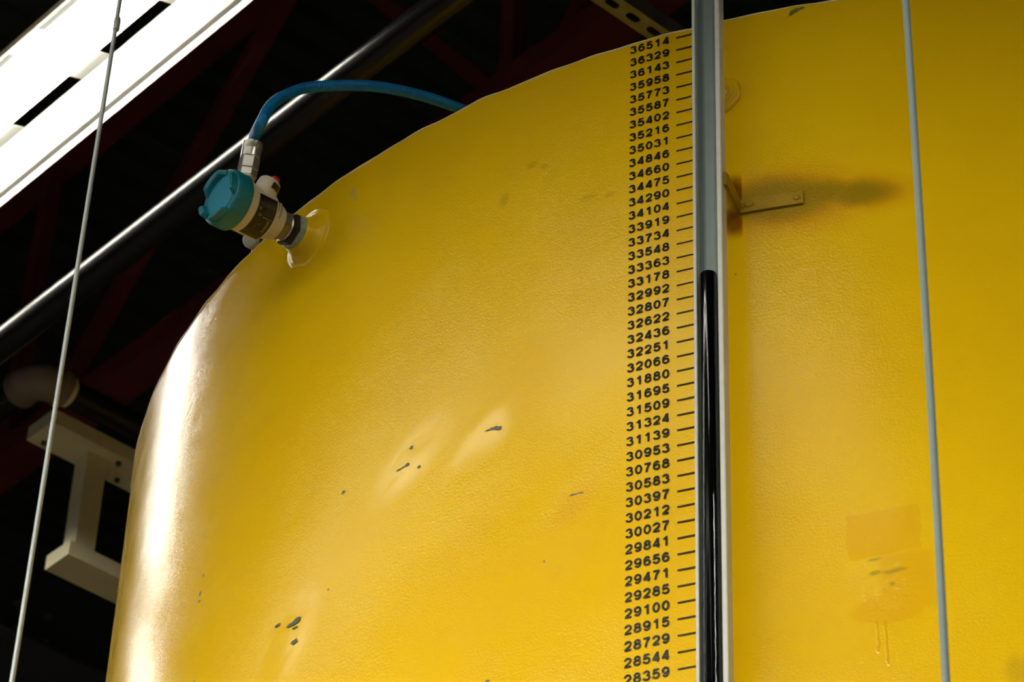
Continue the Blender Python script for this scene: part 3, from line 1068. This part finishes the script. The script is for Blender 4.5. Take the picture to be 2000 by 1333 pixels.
# facing the lower right side of the hub
base_dir = (st * 0.75 - sx * 0.62 - sz * 0.1); base_dir = (base_dir - bd * base_dir.dot(bd)).normalized(); side = bd.cross(base_dir)
for i in range(9):
    th_ = radians(-48 + 96 * i / 8)
    e = base_dir * cos(th_) + side * sin(th_)
    vs += [bb + bd * 0.020 + e * 0.0193, bb + bd * 0.031 + e * 0.0192]
for i in range(8):
    fs.append((2 * i, 2 * i + 2, 2 * i + 3, 2 * i + 1))
g.add(vs, fs)
g.build('button_label', M['label_black'], hub, smooth=True)

# ------------------------------------------------------------------ blue hose
HP = [gtop - gd * 0.006, gtop + gd * 0.012, Vector((-0.4139, 3.598, 4.8394)), Vector((-0.4017, 3.6068, 4.8869)), Vector((-0.3765, 3.6217, 4.9266)), Vector((-0.3421, 3.6409, 4.961)),
      Vector((-0.2691, 3.6642, 4.990)), Vector((-0.220, 3.6928, 5.0123)), Vector((-0.1614, 3.7264, 5.0282)), Vector((-0.0972, 3.7653, 5.0372)),
      Vector((-0.0363, 3.8072, 5.0425))]
HOSE = HP
path = catmull(HOSE + [Vector((0.05, 3.88, 4.98)), Vector((0.12, 3.95, 4.84)), Vector((0.14, 3.98, 4.66))], 24)
# resample evenly so the ribs are regular
res = [path[0]]
acc = 0.0
for i in range(1, len(path)):
    d = (path[i] - path[i - 1]).length
    while acc + d >= 0.0012:
        tt = (0.0012 - acc) / d
        p = path[i - 1].lerp(path[i], tt)
        res.append(p); path[i - 1] = p; d = (path[i] - p).length; acc = 0.0
    acc += d
g = G()
g.tube(res, 0.0085, 16, radf=lambda i, a: 0.0091 + (0.0003 if (i % 4) < 2 else -0.00018))
tag(g.build('blue_hose', M['blue'], smooth=True), 'ribbed blue hose arching from the transmitter gland over tank rim', 'hose')

# ------------------------------------------------------------------ knob behind the rim
kb = Vector((-0.4412, 3.8822, 4.8352))
kd = Vector((-0.45, -0.84, -0.30)).normalized()
kt = thing('clamp_knob', (kb.x + 0.01, kb.y + 0.03, 4.62), 'small light grey round knob with black clamp peeking from behind tank rim', 'knob')
kside = Vector((0.86, -0.30, -0.10)).normalized()
g = G(); g.lathe(kb, kd, [(-0.010, 0.0150), (-0.008, 0.0165), (0.0, 0.0168), (0.003, 0.0155), (0.005, 0.0115)], 32)
g.build('knob_cap', M['knob_grey'], kt, smooth=True, sharp=40)
g = G(); g.lathe(kb - kd * 0.012, kside, [(-0.006, 0.010), (-0.004, 0.0135), (0.018, 0.0150), (0.030, 0.0150), (0.032, 0.013)], 28)
g.build('clamp_body', M['knob_black'], kt, smooth=True, sharp=40)
g = G(); g.tube([kb - kd * 0.012 + kside * 0.024 + (UP * cos(q) + kd * sin(q)) * 0.0158 for q in [radians(d) for d in range(-20, 200, 11)]], 0.0011, 8)
g.build('wire_clip', M['steel'], kt, smooth=True)
g = G(); g.tube([kb - kd * 0.010 - UP * 0.012, kb + Vector((0.002, 0.02, -0.035)), Vector((kb.x + 0.01, kb.y + 0.055, 4.62))], 0.003, 10)
g.build('stem', M['steel'], kt, smooth=True)

# ------------------------------------------------------------------ overhead pipes
PR = 0.034
PZ = 5.6
pb = 2.557
g = G()
g.lathe(ab(A0 + 0.01, pb, PZ), (A2[0], A2[1], 0), [(0, PR), (A1 - A0 - 0.02, PR)], 40)
tag(g.build('overhead_pipe', M['black_pipe'], smooth=True, sharp=40), 'long glossy black pipe running diagonally behind transmitter and blue hose', 'pipe')

KF = 1.0                                        # distance of the frame and elbow pipe


def kz(z):
    return 1.6 + (z - 1.6) * KF


PR = 0.0365 * KF
E_Z, E_A, E_B, E_R = kz(6.085), -5.258 * KF, 3.006 * KF, 0.062 * KF
pe = thing('elbow_pipe', ab(E_A, E_B, E_Z), 'black pipe turning through brown grey elbow above the cream frame, left side', 'pipe')
g = G(); g.lathe(ab(A0 + 0.01, E_B, E_Z), (A2[0], A2[1], 0), [(0, PR), (E_A - E_R - A0 - 0.01, PR)], 32); g.build('pipe_run', M['black_pipe'], pe, smooth=True, sharp=40)
g = G(); g.lathe(ab(E_A, E_B + E_R, E_Z), (B2[0], B2[1], 0), [(0, PR), (B1 - E_B - E_R - 0.01, PR)], 32); g.build('pipe_run', M['black_pipe'], pe, smooth=True, sharp=40)
g = G()
pts = [ab(E_A - E_R + E_R * sin(t), E_B + E_R - E_R * cos(t), E_Z) for t in [radians(q * 90 / 20) for q in range(21)]]
r0, r1 = 0.0455 * KF, 0.0490 * KF
g.tube(pts, r0, 32)
g.lathe(ab(E_A - E_R - 0.020, E_B, E_Z), (A2[0], A2[1], 0), [(0, r0), (0.002, r1), (0.020, r1), (0.022, r0)], 32)
g.lathe(ab(E_A, E_B + E_R - 0.003, E_Z), (B2[0], B2[1], 0), [(0, r0), (0.003, r1), (0.020, r1), (0.022, r0)], 32)
g.build('elbow_fitting', M['elbow'], pe, smooth=True, sharp=40)
g = G(); g.lathe(ab(E_A, E_B + E_R + 0.019, E_Z), (B2[0], B2[1], 0), [(0, 0.0425 * KF), (0.014, 0.0405 * KF), (0.016, 0.0375 * KF)], 32)
o = g.build('joint_ring', M['cream'], pe, smooth=True, sharp=40); o['label'] = 'cream ring at the elbow joint'

# ------------------------------------------------------------------ cream support frame
fr = thing('support_frame', ab(-5.34 * KF, B1, kz(5.66)), 'cream painted steel frame of two beams and a post left of yellow tank', 'frame')


def beam(a0, a1, b0, z0, z1, name='beam', b1=None):
    g = G(); g.abox(a0 * KF, a1 * KF, b0 * KF, B1 if b1 is None else b1 * KF, kz(z0), kz(z1))
    return g.build(name, M['cream'], fr)


beam(-5.395, -5.285, 3.080, 6.000, 6.041)
beam(-5.395, -5.297, 3.187, 5.665, 5.706)
for b0 in (3.215, 5.2):
    beam(-5.374, -5.320, b0, 5.706, 6.000, 'post', b0 + 0.058)
for (aa, bb_) in ((-5.37, 3.115), (-5.31, 3.30), (-5.37, 3.34)):
    g = G()
    g.lathe(ab(aa * KF, bb_ * KF, kz(5.991)), UP, [(0, 0.006), (0.004, 0.0075), (0.009, 0.0075)], 6)
    g.build('bolt', M['girder'], fr)

# ------------------------------------------------------------------ slotted strut above the tank
sg = thing('slotted_strut', ab(-3.16, 2.8, 5.85), 'galvanised slotted strut channel crossing over tank rim left of gauge top', 'strut')
g = G()
sa0, sa1, sb0, sb1, sz0, sz1 = -3.184, -3.139, 1.4, 3.90, 5.85, 5.894
th = 0.003
half = 0.0084                                 # slot half width
ac = (sa0 + sa1) / 2
sp_pitch, sp_len = 0.0573, 0.034
first = 3.014 - 0.017                       # b of a slot start
n0 = int((first - sb0) / sp_pitch)
g.abox(sa0, ac - half, sb0, sb1, sz0, sz0 + th)
g.abox(ac + half, sa1, sb0, sb1, sz0, sz0 + th)
cur = sb0
b_ = first - n0 * sp_pitch
while b_ < sb1 - sp_len:
    g.abox(ac - half, ac + half, cur, b_, sz0, sz0 + th)
    # rounded slot ends
    for (cb, sgn) in ((b_ + half, -1), (b_ + sp_len - half, 1)):
        for s in (-1, 1):
            prof_ = [(ac + s * half, cb + sgn * half)] + [(ac + s * half * cos(t), cb + sgn * half * sin(t)) for t in [radians(q * 15) for q in range(7)]]
            lo = [ab(p, q, sz0) for p, q in prof_]; hi = [ab(p, q, sz0 + th) for p, q in prof_]
            nn = len(prof_)
            g.add(lo + hi, [tuple(range(nn)), tuple(range(2 * nn - 1, nn - 1, -1))] + [(i, (i + 1) % nn, nn + (i + 1) % nn, nn + i) for i in range(nn)])
    cur = b_ + sp_len
    b_ += sp_pitch
g.abox(ac - half, ac + half, cur, sb1, sz0, sz0 + th)
g.abox(sa0, sa0 + th, sb0, sb1, sz0 + th, sz1)
g.abox(sa1 - th, sa1, sb0, sb1, sz0 + th, sz1)
for s in (0, 1):
    x0 = sa0 if s == 0 else sa1 - 0.010
    g.abox(x0, x0 + 0.010, sb0, sb1, sz1 - th, sz1)
g.build('channel', M['galv'], sg)
for b_ in (1.5, 2.1):
    g = G(); g.lathe(ab(ac, b_, sz0 + th), UP, [(0, 0.005), (ZC - sz0 - th, 0.005)], 8); g.build('hanger_rod', M['galv'], sg)


# ------------------------------------------------------------------ wire ropes
def wire_rope(p0, p1, rad, label, ferrule=None, sag=0.0, wmat='wire'):
    p0, p1 = Vector(p0), Vector(p1)
    d = (p1 - p0)
    top = p0 - d * ((ZC - p0.z) / -d.z) if False else p0 + d * ((ZC - p0.z) / d.z)
    bot = p0 + d * ((0.0 - p0.z) / d.z)
    t = thing('wire_rope', bot, label, 'cable', None)
    zs = [ZC - 0.002]
    zz = 5.1
    while zz > 3.2:
        zs.append(zz); zz -= 0.0022
    zs += [2.0, 1.0, 0.0]
    pts = [p0 + d * ((z - p0.z) / d.z) for z in zs]
    if sag:
        side = Vector((1, 0, 0))
        pts = [p + side * sag * (1 - min(1.0, ((p.z - (p0.z + p1.z) / 2) / (abs(d.z) / 2)) ** 2)) for p in pts]
    twist = 2 * pi / 0.034

    def rf(i, a):
        s = (ZC - pts[i].z)
        return rad * (0.90 + 0.10 * abs(cos(3 * (a - twist * s))))
    g = G(); g.tube(pts, rad, 24, radf=rf)
    g.build('rope', M[wmat], t, smooth=True)
    if ferrule:
        z0, z1 = ferrule
        q0 = p0 + d * ((z0 - p0.z) / d.z); q1 = p0 + d * ((z1 - p0.z) / d.z)
        ax = (q1 - q0)
        g = G()
        g.lathe(q0 + Vector((0.0012, 0, 0)), ax, [(0, rad * 1.1), (0.0015, rad * 1.55), (ax.length - 0.004, rad * 1.55), (ax.length, rad * 1.1)], 20)
        o = g.build('ferrule', M['galv'], t, smooth=True, sharp=40)
        o['label'] = 'crimped metal sleeve'
    return t


wire_rope((-0.5782, 3.1128, 4.5994), (-0.5797, 3.1080, 3.4870), 0.0032, 'thin vertical wire rope with crimped sleeve, at left beside strip light', (4.566, 4.592))
wire_rope((0.4515, 2.5727, 4.1536), (0.4464, 2.5766, 3.2079), 0.0043, 'thin vertical grey wire rope in front of tank, right of gauge', None, 0.0015, 'wire_grey')

# ------------------------------------------------------------------ roof steel
jt = thing('roof_joist', ab(-5.0, 4.53, 8.0), 'dark red open web steel roof joist high behind tank and pipes', 'joist')
g = G(); g.abox(A0, A1, 4.47, 4.61, 8.0, 8.09); g.build('bottom_chord', M['joist'], jt)
g = G(); g.abox(A0, A1, 4.45, 4.61, 9.47, ZC); g.build('top_chord', M['joist'], jt)


def web(a0, z0, a1, z1, w=0.055):
    g = G()
    d = Vector((a1 - a0, z1 - z0)).normalized(); nx = Vector((-d.y, d.x)) * w / 2
    P = [(a0 + nx.x, z0 + nx.y), (a0 - nx.x, z0 - nx.y), (a1 - nx.x, z1 - nx.y), (a1 + nx.x, z1 + nx.y)]
    g.hexa([ab(a, 4.50, z) for a, z in P] + [ab(a, 4.56, z) for a, z in P])
    g.build('web_member', M['joist'], jt)


for k in range(-3, 4):
    base_a = -7.86 + 2.76 * k
    if base_a < A0 + 0.2 or base_a + 1.4 > A1:
        continue
    web(base_a, 8.05, base_a + 1.40, 9.50)
    web(base_a + 1.44, 9.50, base_a + 2.52, 8.05)
    web(base_a + 2.56, 8.05, base_a + 2.56, 9.50, 0.06)
gi = thing('roof_girder', ab(-8.85, B1, 7.6), 'dark grey bolted roof girder low in the left background', 'girder')
g = G(); g.abox(-8.68, -8.66, 2.0, B1, 7.70, 8.10); g.abox(-8.84, -8.50, 2.0, B1, 7.68, 7.70); g.abox(-8.84, -8.50, 2.0, B1, 8.10, 8.12)
g.build('beam', M['girder'], gi)
for (bb_, zz) in ((5.02, 7.80), (5.02, 7.92), (5.16, 7.80), (5.16, 7.92)):
    g = G(); g.lathe(ab(-8.66, bb_, zz), (A2[0], A2[1], 0), [(0, 0.018), (0.014, 0.018)], 6)
    g.build('bolt', M['galv'], gi)
